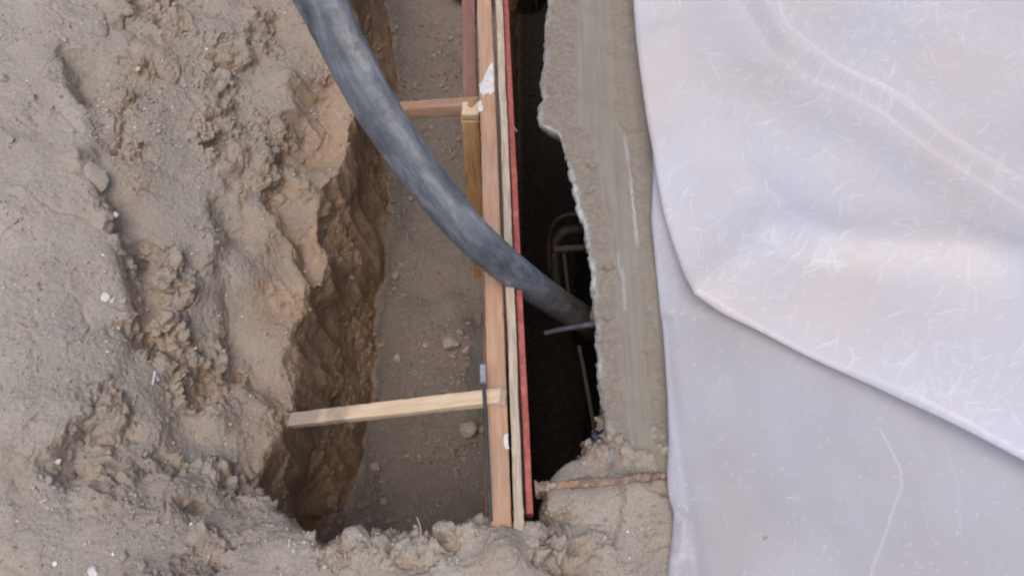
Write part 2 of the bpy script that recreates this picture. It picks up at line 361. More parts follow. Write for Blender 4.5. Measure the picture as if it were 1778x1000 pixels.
# clods on the trodden ground
me2.vertices.foreach_set("co", V.astype(np.float32).ravel()); me2.update()
N = vnorm(me2)
conc = rough * (.35 - .6 * k2 - .35 * f1 - .3 * f2) + .5 * crk + .15 * b1                                            # >0 in the cracks between clods
brown = (.62 + .35 * pn(V, 9, 63)) * sm(-V[:, 2], .17, .42) * (1 - isfloor) + .55 * (1 - sm(N[:, 2], .25, .75)) + .22 * sm(conc, .1, .45) + .25 * sm(pn(V, 4, 61), .1, .5) * (1 - left_flat)
brown = np.clip(brown, 0, 1) * (1 - isfloor)
fattr(me2, "brown", brown); fattr(me2, "virgin", (1 - left_flat) * sm(ppy + .25 * ppx, 1120, 980)); fattr(me2, "floor", isfloor); fattr(me2, "gap_shade", gap_shade)
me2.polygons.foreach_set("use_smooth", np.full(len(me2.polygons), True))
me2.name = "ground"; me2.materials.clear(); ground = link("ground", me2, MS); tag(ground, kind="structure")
GV, GN = V, N
GPX, GPY, GD = proj(GV)
def on_ground(px, py, r=5):
    m = (np.abs(GPX - px) < r) & (np.abs(GPY - py) < r)
    if not m.any(): return at(px, py, 0), Vector((0, 0, 1))
    ii = np.flatnonzero(m); i = ii[np.argmin(GD[ii])]; return Vector(GV[i]), Vector(GN[i])
# the rest of the site, one sheet with a window where the modelled ground lies
def ring():
    xs = [-60, -15, -5, GX[0] + .02, GX[-1] - .035, 5, 15, 60]; ys = [-60, -15, -5, GY[0] + .02, GY[-1] - .035, 5, 15, 60]
    bm = bmesh.new(); vs = {}
    for i, x in enumerate(xs):
        for j, y in enumerate(ys): vs[i, j] = bm.verts.new((x, y, (-.03 if i >= 4 else .055)))
    for i in range(7):
        for j in range(7):
            if (i, j) != (3, 3): bm.faces.new([vs[i, j], vs[i + 1, j], vs[i + 1, j + 1], vs[i, j + 1]])
    me = bpy.data.meshes.new("outer"); bm.to_mesh(me); bm.free(); return me
tag(link("surrounding_ground", ring(), MS), kind="structure")
# ================================================================== generic builders
def board(name, p0, p1, wd, th, mat, parent=None, side=None, wob=.0012, seed=0, taper=None, chip=0):
    """a sawn timber from p0 to p1 (centre line), th = thickness along its own up"""
    p0, p1 = Vector(p0), Vector(p1); L = (p1 - p0).length; ax = (p1 - p0).normalized()
    up = Vector(side) if side is not None else Vector((0, 0, 1)); yv = up.cross(ax).normalized(); zv = ax.cross(yv).normalized()
    nl = max(2, int(L / .008)); r = .0025
    prof = []
    for cx, cz, a0 in ((wd / 2 - r, th / 2 - r, 0), (-wd / 2 + r, th / 2 - r, 90), (-wd / 2 + r, -th / 2 + r, 180), (wd / 2 - r, -th / 2 + r, 270)):
        for a in (0, 45, 90): prof.append((cx + r * math.cos(math.radians(a0 + a)), cz + r * math.sin(math.radians(a0 + a))))
    # extra points along the faces
    pr = []
    for i in range(len(prof)):
        a, b = prof[i], prof[(i + 1) % len(prof)]; n = max(1, int(math.hypot(a[0] - b[0], a[1] - b[1]) / .006))
        pr += [(a[0] + (b[0] - a[0]) * k / n, a[1] + (b[1] - a[1]) * k / n) for k in range(n)]
    pr = np.array(pr); n = len(pr); xs = np.linspace(0, L, nl)
    V = np.zeros((n, nl, 3)); V[:, :, 0] = xs[None]; V[:, :, 1] = pr[:, 0][:, None]; V[:, :, 2] = pr[:, 1][:, None]
    Pn = V.reshape(-1, 3) * np.array([.25, 1, 1]) + seed * 3.1
    V = V.reshape(-1, 3); V[:, 1] += wob * pn(Pn, 22, seed); V[:, 2] += wob * pn(Pn, 22, seed + 1)
    fine = pn(V * np.array([1, 1, 1]), 60, seed + 2); edge = (np.abs(V[:, 1]) > wd * .36) & (np.abs(V[:, 2]) > th * .36)
    V[:, 1:] *= (1 - .10 * np.clip(fine, 0, 1) * edge)[:, None]
    if chip:                                                  # frayed end
        e = V[:, 0] > L - chip; V[e, 1] += .004 * pn(V[e], 60, seed + 7); V[e, 0] += .02 * pn(V[e] * np.array([.2, 3, 3]), 40, seed + 8)
    c0 = V.reshape(n, nl, 3)[:, 0].mean(0); c1 = V.reshape(n, nl, 3)[:, -1].mean(0)
    Q = grid_q(n, nl, True); V = np.vstack([V, c0, c1]); k0, k1 = n * nl, n * nl + 1
    bm_faces = [tuple(q) for q in Q]
    for i in range(n):
        j = (i + 1) % n; bm_faces.append((j * nl, i * nl, k0)); bm_faces.append((i * nl + nl - 1, j * nl + nl - 1, k1))
    me = bpy.data.meshes.new(name); me.from_pydata(V.tolist(), [], bm_faces); me.update(); 
    bm = bmesh.new(); bm.from_mesh(me); bmesh.ops.recalc_face_normals(bm, faces=bm.faces); bm.to_mesh(me); bm.free()
    me.polygons.foreach_set("use_smooth", np.full(len(me.polygons), True)); me.set_sharp_from_angle(angle=math.radians(50))
    o = link(name, me, mat, parent)
    R = Matrix((ax, yv, zv)).transposed().to_4x4(); mw = Matrix.Translation(p0) @ R
    if parent: mw = Matrix.Translation(-parent.location) @ mw
    o.matrix_basis = mw; return o
def catmull(pts, n):
    pts = [Vector(p) for p in pts]; P = [2 * pts[0] - pts[1]] + pts + [2 * pts[-1] - pts[-2]]; out = []
    for i in range(1, len(P) - 2):
        for k in range(n):
            t = k / n; a, b, c, d = P[i - 1], P[i], P[i + 1], P[i + 2]
            out.append(.5 * ((2 * b) + (c - a) * t + (2 * a - 5 * b + 4 * c - d) * t * t + (3 * b - 3 * c + d - a) * t ** 3))
    out.append(pts[-1]); return out
def tube(name, pts, rad, mat, parent=None, n=8, seg=16, wob=0, seed=0, caps=True, rings=None):
    P = catmull(pts, n) if n > 1 else [Vector(p) for p in pts]; m = len(P); V = []
    up = Vector((0, 0, 1)); T0 = (P[1] - P[0]).normalized(); u = T0.cross(up)
    if u.length < .1: u = T0.cross(Vector((1, 0, 0)))
    u.normalize()
    base = Vector(P[0]); s = 0; SS = []
    for i, p in enumerate(P):
        T = (P[min(i + 1, m - 1)] - P[max(i - 1, 0)]).normalized(); u = (u - T * u.dot(T)).normalized(); v = T.cross(u)
        r = rad(i / (m - 1)) if callable(rad) else rad
        if i: s += (P[i] - P[i - 1]).length
        for k in range(seg):
            a = 2 * math.pi * k / seg; V.append(p + (u * math.cos(a) + v * math.sin(a)) * r - base); SS.append((s, k / seg))
    V = np.array(V)
    if wob:
        ctr = np.repeat(np.array([list(p - base) for p in P]), seg, 0); dr = V - ctr; dr /= np.linalg.norm(dr, axis=1)[:, None]
        V = V + dr * (wob * (pn(V + np.array(base), 30 if wob < .01 else 15, seed) + .6 * pn(V + np.array(base), 110, seed + 1)))[:, None]
    faces = []
    for i in range(m - 1):
        for k in range(seg):
            a = i * seg + k; b = i * seg + (k + 1) % seg; faces.append((a, b, b + seg, a + seg))
    if caps:
        faces.append(tuple(range(seg))[::-1]); faces.append(tuple((m - 1) * seg + k for k in range(seg)))
    me = bpy.data.meshes.new(name); me.from_pydata(V.tolist(), [], faces); me.update()
    bm = bmesh.new(); bm.from_mesh(me); bmesh.ops.recalc_face_normals(bm, faces=bm.faces); bm.to_mesh(me); bm.free()
    me.polygons.foreach_set("use_smooth", np.full(len(me.polygons), True)); me.set_sharp_from_angle(angle=math.radians(60))
    fattr(me, "along", [q[0] for q in SS]); fattr(me, "round", [q[1] for q in SS])
    return link(name, me, mat, parent, base - (parent.location if parent else Vector()))
def rock_mesh(name, size, seed, sub=3, flat=.7, angular=True):
    bm = bmesh.new(); bmesh.ops.create_icosphere(bm, subdivisions=sub, radius=1)
    V = np.array([v.co for v in bm.verts]); r = np.random.default_rng(seed)
    if angular:
        for _ in range(9):
            d = r.normal(size=3); d /= np.linalg.norm(d); lim = r.uniform(.55, .85); t = V @ d; V -= np.outer(np.clip(t - lim, 0, None), d)
    V *= 1 + (.10 * pn(V, 1.6, seed) + .05 * pn(V, 5, seed + 1))[:, None]
    V *= np.array([r.uniform(.9, 1.2), r.uniform(.7, 1), flat]) * size
    for v, c in zip(bm.verts, V): v.co = c
    me = bpy.data.meshes.new(name); bm.to_mesh(me); bm.free()
    me.polygons.foreach_set("use_smooth", np.full(len(me.polygons), True)); me.set_sharp_from_angle(angle=math.radians(35)); return me
# ================================================================== CONCRETE
def mat_concrete():
    m = M("concrete", .85, .25)
    u = m.attr("across").outputs["Fac"]; ch = m.attr("chip").outputs["Fac"]
    n1 = m.noise(9, 5, .6); n2 = m.noise(90, 5, .7); st = m.noise(3.0, 5, .65, m.co((26, 1.1, 6)))
    st2 = m.noise(7.0, 4, .6, m.co((30, .7, 6)))
    rough_c = m.ramp(n2, [(.3, (.165, .14, .112)), (.5, (.215, .186, .152)), (.72, (.265, .235, .198))])
    smooth_c = m.ramp(st, [(.3, (.195, .175, .143)), (.5, (.222, .204, .170)), (.7, (.25, .234, .202))])
    uu = m.math('ADD', u, m.math('MULTIPLY', m.math('SUBTRACT', n1, .5), .12))
    band = m.ramp(uu, [(.30, 0.0), (.40, 1.0), (.62, 1.0), (.74, .35)])
    c = m.mix(band, rough_c, smooth_c)
    line = m.ramp(uu, [(.33, 0.0), (.365, .55), (.40, 0.0), (.66, 0.0), (.70, .45), (.735, 0.0)])
    line = m.math('MULTIPLY', line, m.ramp(st2, [(.4, .2), (.6, 1.0)]))
    c = m.mix(m.math('MULTIPLY', line, .3), c, (.38, .36, .33))
    c = m.mix(m.attr("scrape").outputs["Fac"], c, (.55, .58, .62))
    n3 = m.noise(45, 4, .7)
    c = m.mix(m.math('MULTIPLY', ch, m.ramp(n3, [(.35, .25), (.6, 1.0)])), c, (.50, .53, .56))
    c = m.mix(m.ramp(n1, [(.5, 0.0), (.75, .35)]), c, (.20, .155, .11))
    c = m.mix(m.ramp(m.noise(240, 2, .6), [(.63, 0.0), (.7, .4)]), c, (.42, .40, .36))
    m.col(c); m.bump(m.math('ADD', n2, m.math('MULTIPLY', m.noise(400, 2, .7), .5)), .002, .8); return m.m
CL = [(962, -420), (957, -150), (951, -20), (947, 40), (943, 95), (939, 140), (940, 170), (933, 182), (934, 213), (946, 219), (962, 226), (972, 236), (980, 262), (987, 296), (994, 335), (1003, 365), (1011, 395), (1020, 425),
      (1024, 470), (1028, 520), (1033, 566), (1032, 600), (1037, 640), (1044, 685), (1050, 730), (1056, 765), (1060, 796), (1064, 822)]
def build_concrete():
    z0, T = .005, .075
    nv = 620; L = np.array([list(at(a, b, z0)) for a, b in CL])
    # resample by Y
    ys = np.linspace(L[0, 1], L[-1, 1], nv); xl = np.interp(-ys, -L[:, 1], L[:, 0])
    pts = np.c_[np.zeros(nv), ys, np.zeros(nv)]
    xl = xl + .003 * pn(pts, 22, 1) + .0018 * pn(pts, 55, 2) + .0008 * pn(pts, 120, 3)
    xr = np.full(nv, .72)
    prof = []   # (kind offset, z)
    us = np.r_[np.linspace(0, 1, 110) ** 1.15]
    rows = []
    nf = 14
    for k in range(nf):                                        # broken left face, underside first
        t = k / nf; rows.append(('f', t))
    for u in us: rows.append(('t', u))
    rows.append(('r', 0)); rows.append(('b', 0))
    V = np.zeros((len(rows), nv, 3)); ac = np.zeros((len(rows), nv)); chp = np.zeros((len(rows), nv)); scr = np.zeros((len(rows), nv))
    cham = .005 + .009 * pn(pts, 11, 5) + .005 * pn(pts, 40, 6); cham = np.clip(cham, .001, .02)
    for i, (k, t) in enumerate(rows):
        if k == 'f':
            zz = z0 - T + (T - .010) * t; V[i] = np.c_[xl + .05 * (1 - t) ** 1.6, ys, np.full(nv, zz)]; chp[i] = .55 * sm(np.array(t), .3, 1)
        elif k == 't':
            x = xl + cham + (xr - xl - cham) * t; V[i] = np.c_[x, ys, np.full(nv, z0)]
            px, py, _ = proj(V[i]); rp = np.interp(py, [0, 300, 600, 800], [1104, 1138, 1157, 1165]); lp = np.interp(-L[:, 1], -L[:, 1], L[:, 0])
            lpx = proj(np.c_[xl, ys, np.full(nv, z0)])[0]
            ac[i] = (px - lpx) / (rp - lpx); d = (px - lpx); chp[i] = (1 - sm(d, 1, 13 + 9 * pn(V[i], 14, 77))) * np.clip(.18 + .7 * np.exp(-((py - 400) / 150) ** 2) + .7 * pn(V[i], 9, 78), 0, 1)
            for (ax, ay, bx, by, wd, s) in [(1084, 235, 1094, 300, 3, .35), (1094, 300, 1107, 430, 3.0, .5), (1072, 440, 1078, 480, 3, .25), (1081, 465, 1086, 540, 4, .3)]:
                tt = np.clip((py - ay) / (by - ay), 0, 1); dx = np.abs(px - (ax + (bx - ax) * tt)); m = (py > ay) & (py < by)
                scr[i] = np.maximum(scr[i], s * m * (1 - sm(dx, wd * .3, wd)) * np.sin(np.pi * np.clip((py - ay + 8) / (by - ay + 16), 0, 1)) ** .4)
        elif k == 'r': V[i] = np.c_[xr, ys, np.full(nv, z0 - T)]
        else: V[i] = np.c_[xl + .07, ys, np.full(nv, z0 - T - .002)]
    U = ac.ravel(); V = V.reshape(-1, 3); nf0 = nf * nv
    rowk = np.repeat(np.arange(len(rows)), nv); topm = (rowk >= nf) & (rowk < nf + 110)
    rb = 1 - sm(np.abs(U - .52), .12, .2)
    d = (.0035 * pn(V, 18, 8) + (1 - rb) * (.0016 * pn(V, 50, 9) + .0008 * pn(V, 120, 10)) + rb * .0012 * pn(V * np.array([1, .08, 1]), 60, 11)) * topm
    ridge = .003 * np.exp(-((U - .36) / .02) ** 2) * (.5 + pn(V, 9, 14)) + .0025 * np.exp(-((U - .70) / .02) ** 2)
    pit_ = -.010 * sm(pn(V, 26, 12), .45, .7) * (1 - rb)
    V[:, 2] += d + (ridge + pit_) * topm
    face = ~topm & (rowk < nf); V[face, 0] += (.006 * facets(V, 20, 15) + .002 * facets(V, 60, 16))[face]; V[:, 2] -= (.007 * np.exp(-(U / .06) ** 2) * (.6 + facets(V, 34, 17))) * topm
    Q = grid_q(len(rows), nv, True)
    me = np_mesh("concrete", V, Q); fattr(me, "across", U); fattr(me, "chip", chp.ravel()); fattr(me, "scrape", scr.ravel())
    bm = bmesh.new(); bm.from_mesh(me)
    bmesh.ops.holes_fill(bm, edges=[e for e in bm.edges if e.is_boundary]); bmesh.ops.recalc_face_normals(bm, faces=bm.faces); bm.to_mesh(me); bm.free()
    o = link("concrete_foundation", me, mat_concrete())
    tag(o, "old grey concrete foundation strip with broken left edge beside the plastic sheet", "foundation")
build_concrete()
# ================================================================== FORMWORK
W_ORANGE = mat_wood("fir_wood", (.42, .255, .165), (.32, .18, .11), (.50, .335, .235), 1.0, .4)
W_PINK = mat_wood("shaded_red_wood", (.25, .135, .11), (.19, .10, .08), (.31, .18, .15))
W_YEL = mat_wood("yellow_wood", (.60, .35, .15), (.40, .18, .06), (.68, .45, .24), 1.0, .1)
W_PALE = mat_wood("fresh_pine", (.62, .48, .33), (.50, .36, .22), (.70, .57, .42), 1.0, .3)
W_OLD = mat_wood("weathered_board", (.46, .38, .29), (.28, .21, .15), (.58, .50, .41), 1.3, .5, False)
def mat_red():
    m = M("red_edge_paint", .6, .35); n = m.noise(30, 5, .7)
    c = m.ramp(n, [(.35, (.27, .065, .055)), (.55, (.37, .10, .085)), (.75, (.42, .17, .14))])
    c = m.mix(m.ramp(m.noise(120, 3, .7), [(.62, 0.0), (.72, .7)]), c, (.45, .36, .28)); m.col(c); m.bump(m.noise(150, 4, .7), .001, .8); return m.m
def mat_film():
    m = M("brown_film_face", .4, .4); m.col(m.ramp(m.noise(6, 5, .7), [(.35, (.06, .035, .025)), (.65, (.14, .09, .07))])); m.bump(m.noise(80, 3), .0005); return m.m
fw = empty("formwork_panel", at(880, 600, 0), "long timber formwork panel with red painted top edge standing in the trench", "formwork")
def line_z(a, b, z):
    """extend a pixel line to the far end"""
    return at(*a, z), at(*b, z)
p0, p1 = at(871, 917, -.008), at(841, 0, -.008); d = (p1 - p0); p1 = p0 + d * 1.35; p0 = p0 - d.normalized() * .06
board("top_rail", p0, p1, .043, .07, W_ORANGE, fw, seed=1)
q0, q1 = at(901, 912, -.012), at(866, 0, -.012); q1 = q0 + (q1 - q0) * 1.35; q0 = q0 - (q1 - q0).normalized() * .05
r0, r1 = at(920, 893, -.002), at(877.5, 0, -.002); r1 = r0 + (r1 - r0) * 1.35
board("batten", q1, q0, .020, .09, W_OLD, fw, seed=3, wob=.0018, chip=.08)
# plywood: a tall sheet with its red-sealed top edge as a sub-part
pw = board("plywood_sheet", r0 - Vector((0, 0, .50)), r1 - Vector((0, 0, .50)), .014, .955, mat_film(), fw, seed=5, wob=.0006)
em = board("edge_strip", r0 + Vector((0, 0, -.004)), r1 + Vector((0, 0, -.004)), .0155, .030, mat_red(), fw, seed=6, wob=.0009)
em.name = "sealed_edge"; mw = em.matrix_basis.copy(); em.parent = pw; em.matrix_basis = pw.matrix_basis.inverted() @ mw
# lower rail behind
l0, l1 = at(818, 215, -.30), at(814, 0, -.30); l1 = l0 + (l1 - l0) * 1.5
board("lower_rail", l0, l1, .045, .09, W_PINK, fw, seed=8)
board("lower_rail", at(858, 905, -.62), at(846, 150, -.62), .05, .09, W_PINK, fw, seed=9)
# white plaster splashes
PL = mat_flat("white_plaster", [(.46, .44, .42), (.66, .64, .62)], 60, .9, .002)
def splash(px, py, pts, z=.0275, th=.002, nm="plaster_splash", mat=PL, parent=fw, seed=0):
    ctr = at(px, py, z); bm = bmesh.new(); ring = []
    pts = [at(px + a, py + b, z) for a, b in pts]; C0 = sum(pts, Vector()) / len(pts)
    dense = []
    for i in range(len(pts)):
        a, b = pts[i], pts[(i + 1) % len(pts)]
        for k in range(5): q = a.lerp(b, k / 5); q += Vector((random.uniform(-1, 1), random.uniform(-1, 1), 0)) * .0011; dense.append(q)
    rows = []
    for f, h in ((1.0, -.002), (.97, th * .6), (.8, th), (.4, th * 1.2)):
        rows.append([bm.verts.new((C0.lerp(q, f) + Vector((0, 0, h + random.uniform(-1, 1) * .0003)) - parent.location)) for q in dense])
    n = len(dense)
    for a, b in zip(rows, rows[1:]):
        for i in range(n): bm.faces.new([a[i], a[(i + 1) % n], b[(i + 1) % n], b[i]])
    bm.faces.new(rows[-1]); bmesh.ops.recalc_face_normals(bm, faces=bm.faces)
    me = bpy.data.meshes.new(nm); bm.to_mesh(me); bm.free(); return link(nm, me, mat, parent)
splash(845, 140, [(8, -32), (12, -30), (13, 18), (9, 25), (2, 22), (-6, 27), (-12, 22), (-13, 8), (-6, 0), (-2, -12)])
splash(836, 184, [(-5, -8), (0, -8), (1, 0), (4, 2), (2, 9), (-4, 11), (-6, 4)])
splash(878, 766, [(-1, -14), (4, -13), (6, 12), (2, 14), (-4, 8), (-4, -6)])
splash(870, 917, [(-8, -4), (-2, -6), (5, -3), (8, 2), (2, 4), (-6, 3)])
# frayed wire tick on the red edge
tube("wire_end", [at(889, 218, .01), at(893, 222, .03), at(898, 229, .035)], .0012, mat_flat("wire", [(.30, .26, .22), (.4, .36, .3)]), fw, 4, 6)
# stake and braces
s0 = at(817, 200, -.075); 
st = empty("timber_stake", (s0.x, s0.y, -1.0), "yellowish upright timber stake on the left of the formwork, below the far crosspiece", "stake")
board("stake_post", (s0.x, s0.y, -1.05), s0, .050, .050, W_YEL, st, side=(0, 1, 0), seed=11)
board("top_block", s0 + Vector((-.022, -.0, .016)), s0 + Vector((.024, 0, .016)), .045, .030, W_PALE, st, seed=12)
b = board("timber_crosspiece", at(829, 184, -.05), at(632, 196, -.42), .042, .038, W_ORANGE, None, seed=13)
tag(b, "short orange timber crosspiece at the far end of the trench, passing behind the hose", "timber")
b = board("timber_brace", at(508, 730, -.28), at(873, 688, .045), .036, .026, mat_wood('muddy_pine', (.62, .48, .33), (.50, .36, .22), (.70, .57, .42), 1.0, .2, True, .24), None, seed=15)
tag(b, "long pale pine brace spanning the trench near its close end, grey at one tip", "timber")
bpy.context.view_layer.update()
# steel band over the brace; past it a dark strip standing for gap shade
SB = mat_flat("dark_steel", [(.02, .02, .022), (.06, .06, .065)], 40, .5, .0008, .4, .5)
sb = empty("steel_band", at(845, 700, .06), "thin black steel band laid over the end of the pale brace, drawn on as gap shade", "steel band")
board("band", at(839, 640, .060), at(852, 905, .034), .008, .003, SB, sb, seed=18, wob=.0008)
board("grip", at(839, 664, .066), at(838, 634, .066), .013, .012, mat_flat("grey_paint", [(.16, .18, .22), (.28, .30, .34)], 90, .6), sb, seed=19)
# ================================================================== HOSE
def mat_hose():
    m = M("hose_rubber", .55, .45)
    al = m.attr("along").outputs["Fac"]; rd = m.attr("round").outputs["Fac"]
    cv = m.n("ShaderNodeCombineXYZ"); m.l(m.math('MULTIPLY', al, 7.0), cv.inputs[0]); m.l(m.math('MULTIPLY', rd, 9.0), cv.inputs[1])
    cf = m.n("ShaderNodeCombineXYZ"); m.l(m.math('MULTIPLY', al, 9.0), cf.inputs[0]); m.l(m.math('MULTIPLY', rd, 60.0), cf.inputs[1])
    n1 = m.noise(1.0, 6, .72, cv.outputs[0], .9); n2 = m.noise(55, 5, .72, None, .6); n4 = m.noise(1.0, 5, .75, cf.outputs[0], .8)
    c = m.ramp(n1, [(.28, (.048, .056, .070)), (.43, (.095, .11, .138)), (.56, (.16, .178, .208)), (.70, (.29, .30, .31))])
    c = m.mix(m.ramp(n4, [(.52, 0.0), (.66, .5), (.72, .65)]), c, (.235, .24, .25))
    c = m.mix(m.ramp(n2, [(.55, 0.0), (.72, .4)]), c, (.19, .19, .195))
    c = m.mix(m.ramp(m.noise(8, 3, .6), [(.5, 0.0), (.68, .45)]), c, (.045, .048, .058))
    # paler line along the top, fading along the hose
    rr = m.math('ADD', rd, m.math('MULTIPLY', m.math('SUBTRACT', n1, .5), .10))
    top = m.ramp(rr, [(.60, 0.0), (.70, .85), (.80, 0.0)])
    fade = m.ramp(m.math('MULTIPLY', al, .5), [(.25, 1.0), (.62, .12)])
    c = m.mix(m.math('MULTIPLY', m.math('MULTIPLY', top, fade), m.ramp(n2, [(.35, .2), (.65, 1.0)])), c, (.47, .46, .44))
    mud = m.ramp(m.math('MULTIPLY', al, .5), [(.70, 0.0), (.88, .75)])
    c = m.mix(m.math('MULTIPLY', mud, m.ramp(m.noise(16, 4, .6), [(.4, .1), (.6, 1.0)])), c, (.27, .215, .165))
    m.col(c); m.l(m.ramp(n2, [(.3, .42), (.7, .75)]), m.b.inputs["Roughness"]); m.bump(n2, .001, .5); return m.m
HP = [(455, -260), (515, -95), (556, 0), (600, 88), (658, 195), (735, 306), (820, 408), (905, 482), (972, 529), (1006, 549)]
HD = [1.30, 1.44, 1.52, 1.58, 1.66, 1.78, 1.93, 2.18, 2.45, 2.62]      # distance along the optical axis (m)
def atd(px, py, d):
    a = (px - CX) / F * d; t = (CY - py) / F * d
    return Vector((a, t * cT + d * sT, CAMZ + t * sT - d * cT))
hpts = [atd(a, b, d) for (a, b), d in zip(HP, HD)]
hpts = [hpts[0] + (hpts[0] - hpts[1]) * 1.0 + Vector((-.05, .1, .1))] + hpts + [atd(1022, 562, 2.86), atd(1026, 572, 3.15)]
hose = tube("concrete_hose", hpts, .0415, mat_hose(), None, 24, 64, .0012, 3)
tag(hose, "thick scuffed black rubber hose curving across the trench into the dark gap", "hose")
# ================================================================== REBAR
RU = M("rust", .9, .2); _n = RU.noise(60, 5, .7); _n2 = RU.noise(25, 4, .6)
_c = RU.ramp(_n, [(.3, (.11, .075, .06)), (.5, (.22, .155, .12)), (.7, (.38, .31, .26))])
_c = RU.mix(RU.ramp(_n2, [(.58, 0.0), (.70, .7)]), _c, (.36, .19, .06)); RU.col(_c); RU.bump(_n, .003)
rb = [at(929, 847, .045), at(990, 841, .050), at(1060, 835, .052), at(1108, 830, .042), at(1156, 826, .012)]
o = tube("rusty_rebar", rb, lambda t: .0092 + .004 * math.exp(-(t / .03) ** 2) + .0005 * math.sin(t * 150), RU.m, None, 60, 20, .005, 5)
tag(o, "flaking rusty reinforcing bar sticking out over the soil at the near end of the concrete", "rebar")
# steel bits in the gap
GR = mat_flat("grey_steel", [(.035, .035, .04), (.10, .10, .115)], 60, .6, .001, .3)
DK = mat_flat("black_rubber", [(.02, .02, .022), (.055, .05, .05)], 40, .6)
RD = mat_flat("reddish_cable", [(.03, .016, .014), (.06, .03, .026)], 40, .6)
BR = mat_flat("dirty_brown_steel", [(.05, .038, .03), (.10, .075, .06)], 40, .8)
tag(tube("steel_peg", [at(946, 578, -.09), at(985, 570, -.06), at(1034, 562, -.03), at(1052, 560, -.03)], lambda t: .006 + .003 * t, GR, None, 6, 10, .0015, 4),
    "grey steel peg poking from the concrete edge just below the hose", "steel peg")
tag(tube("bent_cable", [at(955, 470, -.62), at(953, 420, -.55), at(962, 388, -.48), at(985, 373, -.45), at(1012, 374, -.45)], .0075, RD, None, 8, 10, .001, 6),
    "reddish cable bent in an arch deep in the gap above the hose end", "cable")
tag(tube("black_pipe", [at(968, 520, -.70), at(964, 440, -.60), at(976, 405, -.55), at(1015, 396, -.55)], .017, DK, None, 8, 14, .001, 7),
    "black pipe bend under the reddish cable in the dark gap", "pipe")
tag(tube("steel_rod", [at(978, 432, -.52), at(986, 500, -.56), at(992, 560, -.62)], .0065, BR, None, 6, 10, .0006, 8), "thin dull steel rod standing behind the hose end", "steel rod")
tag(tube("long_rod", [at(1005, 600, -.50), at(1018, 665, -.52), at(1030, 735, -.52), at(1033, 762, -.50)], .0065, BR, None, 6, 10, .0008, 9), "long brownish rod leaning down the dark gap below the steel peg", "steel rod")
tag(board("wood_scrap", at(962, 434, -.50), at(1024, 430, -.50), .018, .02, BR, None, seed=23), "small dark wood scrap lying across the black pipe in the gap", "wood scrap")
def crumple(name, px, py, z, size, mat, label, cat, seed):
    me = rock_mesh(name, size, seed, 3, .35, False); V = np.array([v.co for v in me.vertices]); V += (V / (np.linalg.norm(V, axis=1)[:, None] + 1e-6)) * (size * .45 * pn(V / size, 1.8, seed))[:, None]
    me.vertices.foreach_set("co", V.astype(np.float32).ravel()); o = link(name, me, mat); o.location = at(px, py, z); tag(o, label, cat); return o
BL = mat_flat("blue_plastic", [(.012, .016, .028), (.024, .034, .06)], 60, .4)
crumple("plastic_scrap", 1042, 757, -.09, .018, BL, "crumpled blackish blue plastic scrap where the gap meets the soil and concrete", "plastic scrap", 5)
# round black pipe lying at the far end of the trench
tag(tube("drain_pipe", [at(770, -75, -.90), at(796, -25, -.90), at(850, 5, -.92)], .045, DK, None, 8, 28, .001, 10), "black pipe lying on the trench floor at its far end", "pipe")
# dark mortar spill
MO = mat_flat("dark_mortar", [(.095, .088, .08), (.15, .14, .125)], 14, .75, .003)
pe = empty("mortar_spill", at(835, 640, -.96), "dark grey mortar spill on the trench floor against the formwork", "mortar")
splash(835, 640, [(0, -100), (20, -110), (30, 0), (35, 110), (14, 92), (2, 84), (-10, 66), (-28, 52), (-22, 30), (-30, 14), (-16, -8), (-22, -34), (-6, -44), (-10, -68), (2, -80)], -.935, .012, "spill", MO, pe)
# ================================================================== STONES
ST_D = mat_flat("dusty_stone", [(.28, .235, .20), (.38, .325, .28), (.44, .385, .34)], 25, .95, .002)
ST_L = mat_flat("pale_clod", [(.34, .285, .23), (.42, .36, .30)], 25, .95, .0025)
ST_W = mat_flat("white_stone", [(.45, .43, .41), (.66, .65, .63)], 60, .9, .002)
ST_G = mat_flat("grey_stone", [(.24, .22, .20), (.36, .33, .31)], 40, .9, .002)
STONES = [
 (782, 590, .036, ST_D, "squarish brown stone on the trench floor left of the formwork"),
 (815, 737, .034, ST_D, "stone on the trench floor just below the pale brace"),
 (812, 612, .018, ST_D, "smaller stone touching the dark mortar spill"),
 (655, 806, .020, ST_D, "flat stone low on the left side of the trench floor"),
 (692, 618, .014, ST_D, "lone pebble in the middle of the trench floor above the pale brace"),
 (735, 597, .013, ST_D, "pebble a little left of the squarish brown stone"),
 (781, 622, .013, ST_D, "rounded pebble just below the squarish brown stone"),
 (842, 96, .0, None, ""),
 (168, 305, .042, ST_L, "big pale soil clod loose in the notch of the broken ground edge"),
 (205, 373, .010, ST_W, "small whitish stone with a dark side right of the broken edge"),
 (9, 132, .016, ST_G, "grey pebble at the upper left on the trodden ground"),
 (62, 168, .016, ST_G, "dark chip of stone on the trodden ground near the grey pebble"),
 (22, 240, .012, ST_G, "small grey pebble lying on the upper trodden ground"),
 (186, 515, .011, ST_W, "white rubble chip on the rim above the deep hollow"),
 (200, 519, .008, ST_W, "smaller white rubble chip right beside another on the rim"),
 (104, 803, .008, ST_W, "white chip on the brink of the lower left hollow"),
 (86, 829, .010, ST_G, "bluish grey chip just left of the lower left hollow"),
 (165, 990, .011, ST_W, "white chip on the lower left ground close to the bottom"),
 (218, 960, .010, ST_G, "grey chip on the lower left ground above the white chip"),
 (28, 380, .009, ST_G, "tiny dark pebble on the left edge of the ground"),
 (93, 183, .008, ST_G, "tiny dark chip below the grey pebbles")]
stones_pos = []
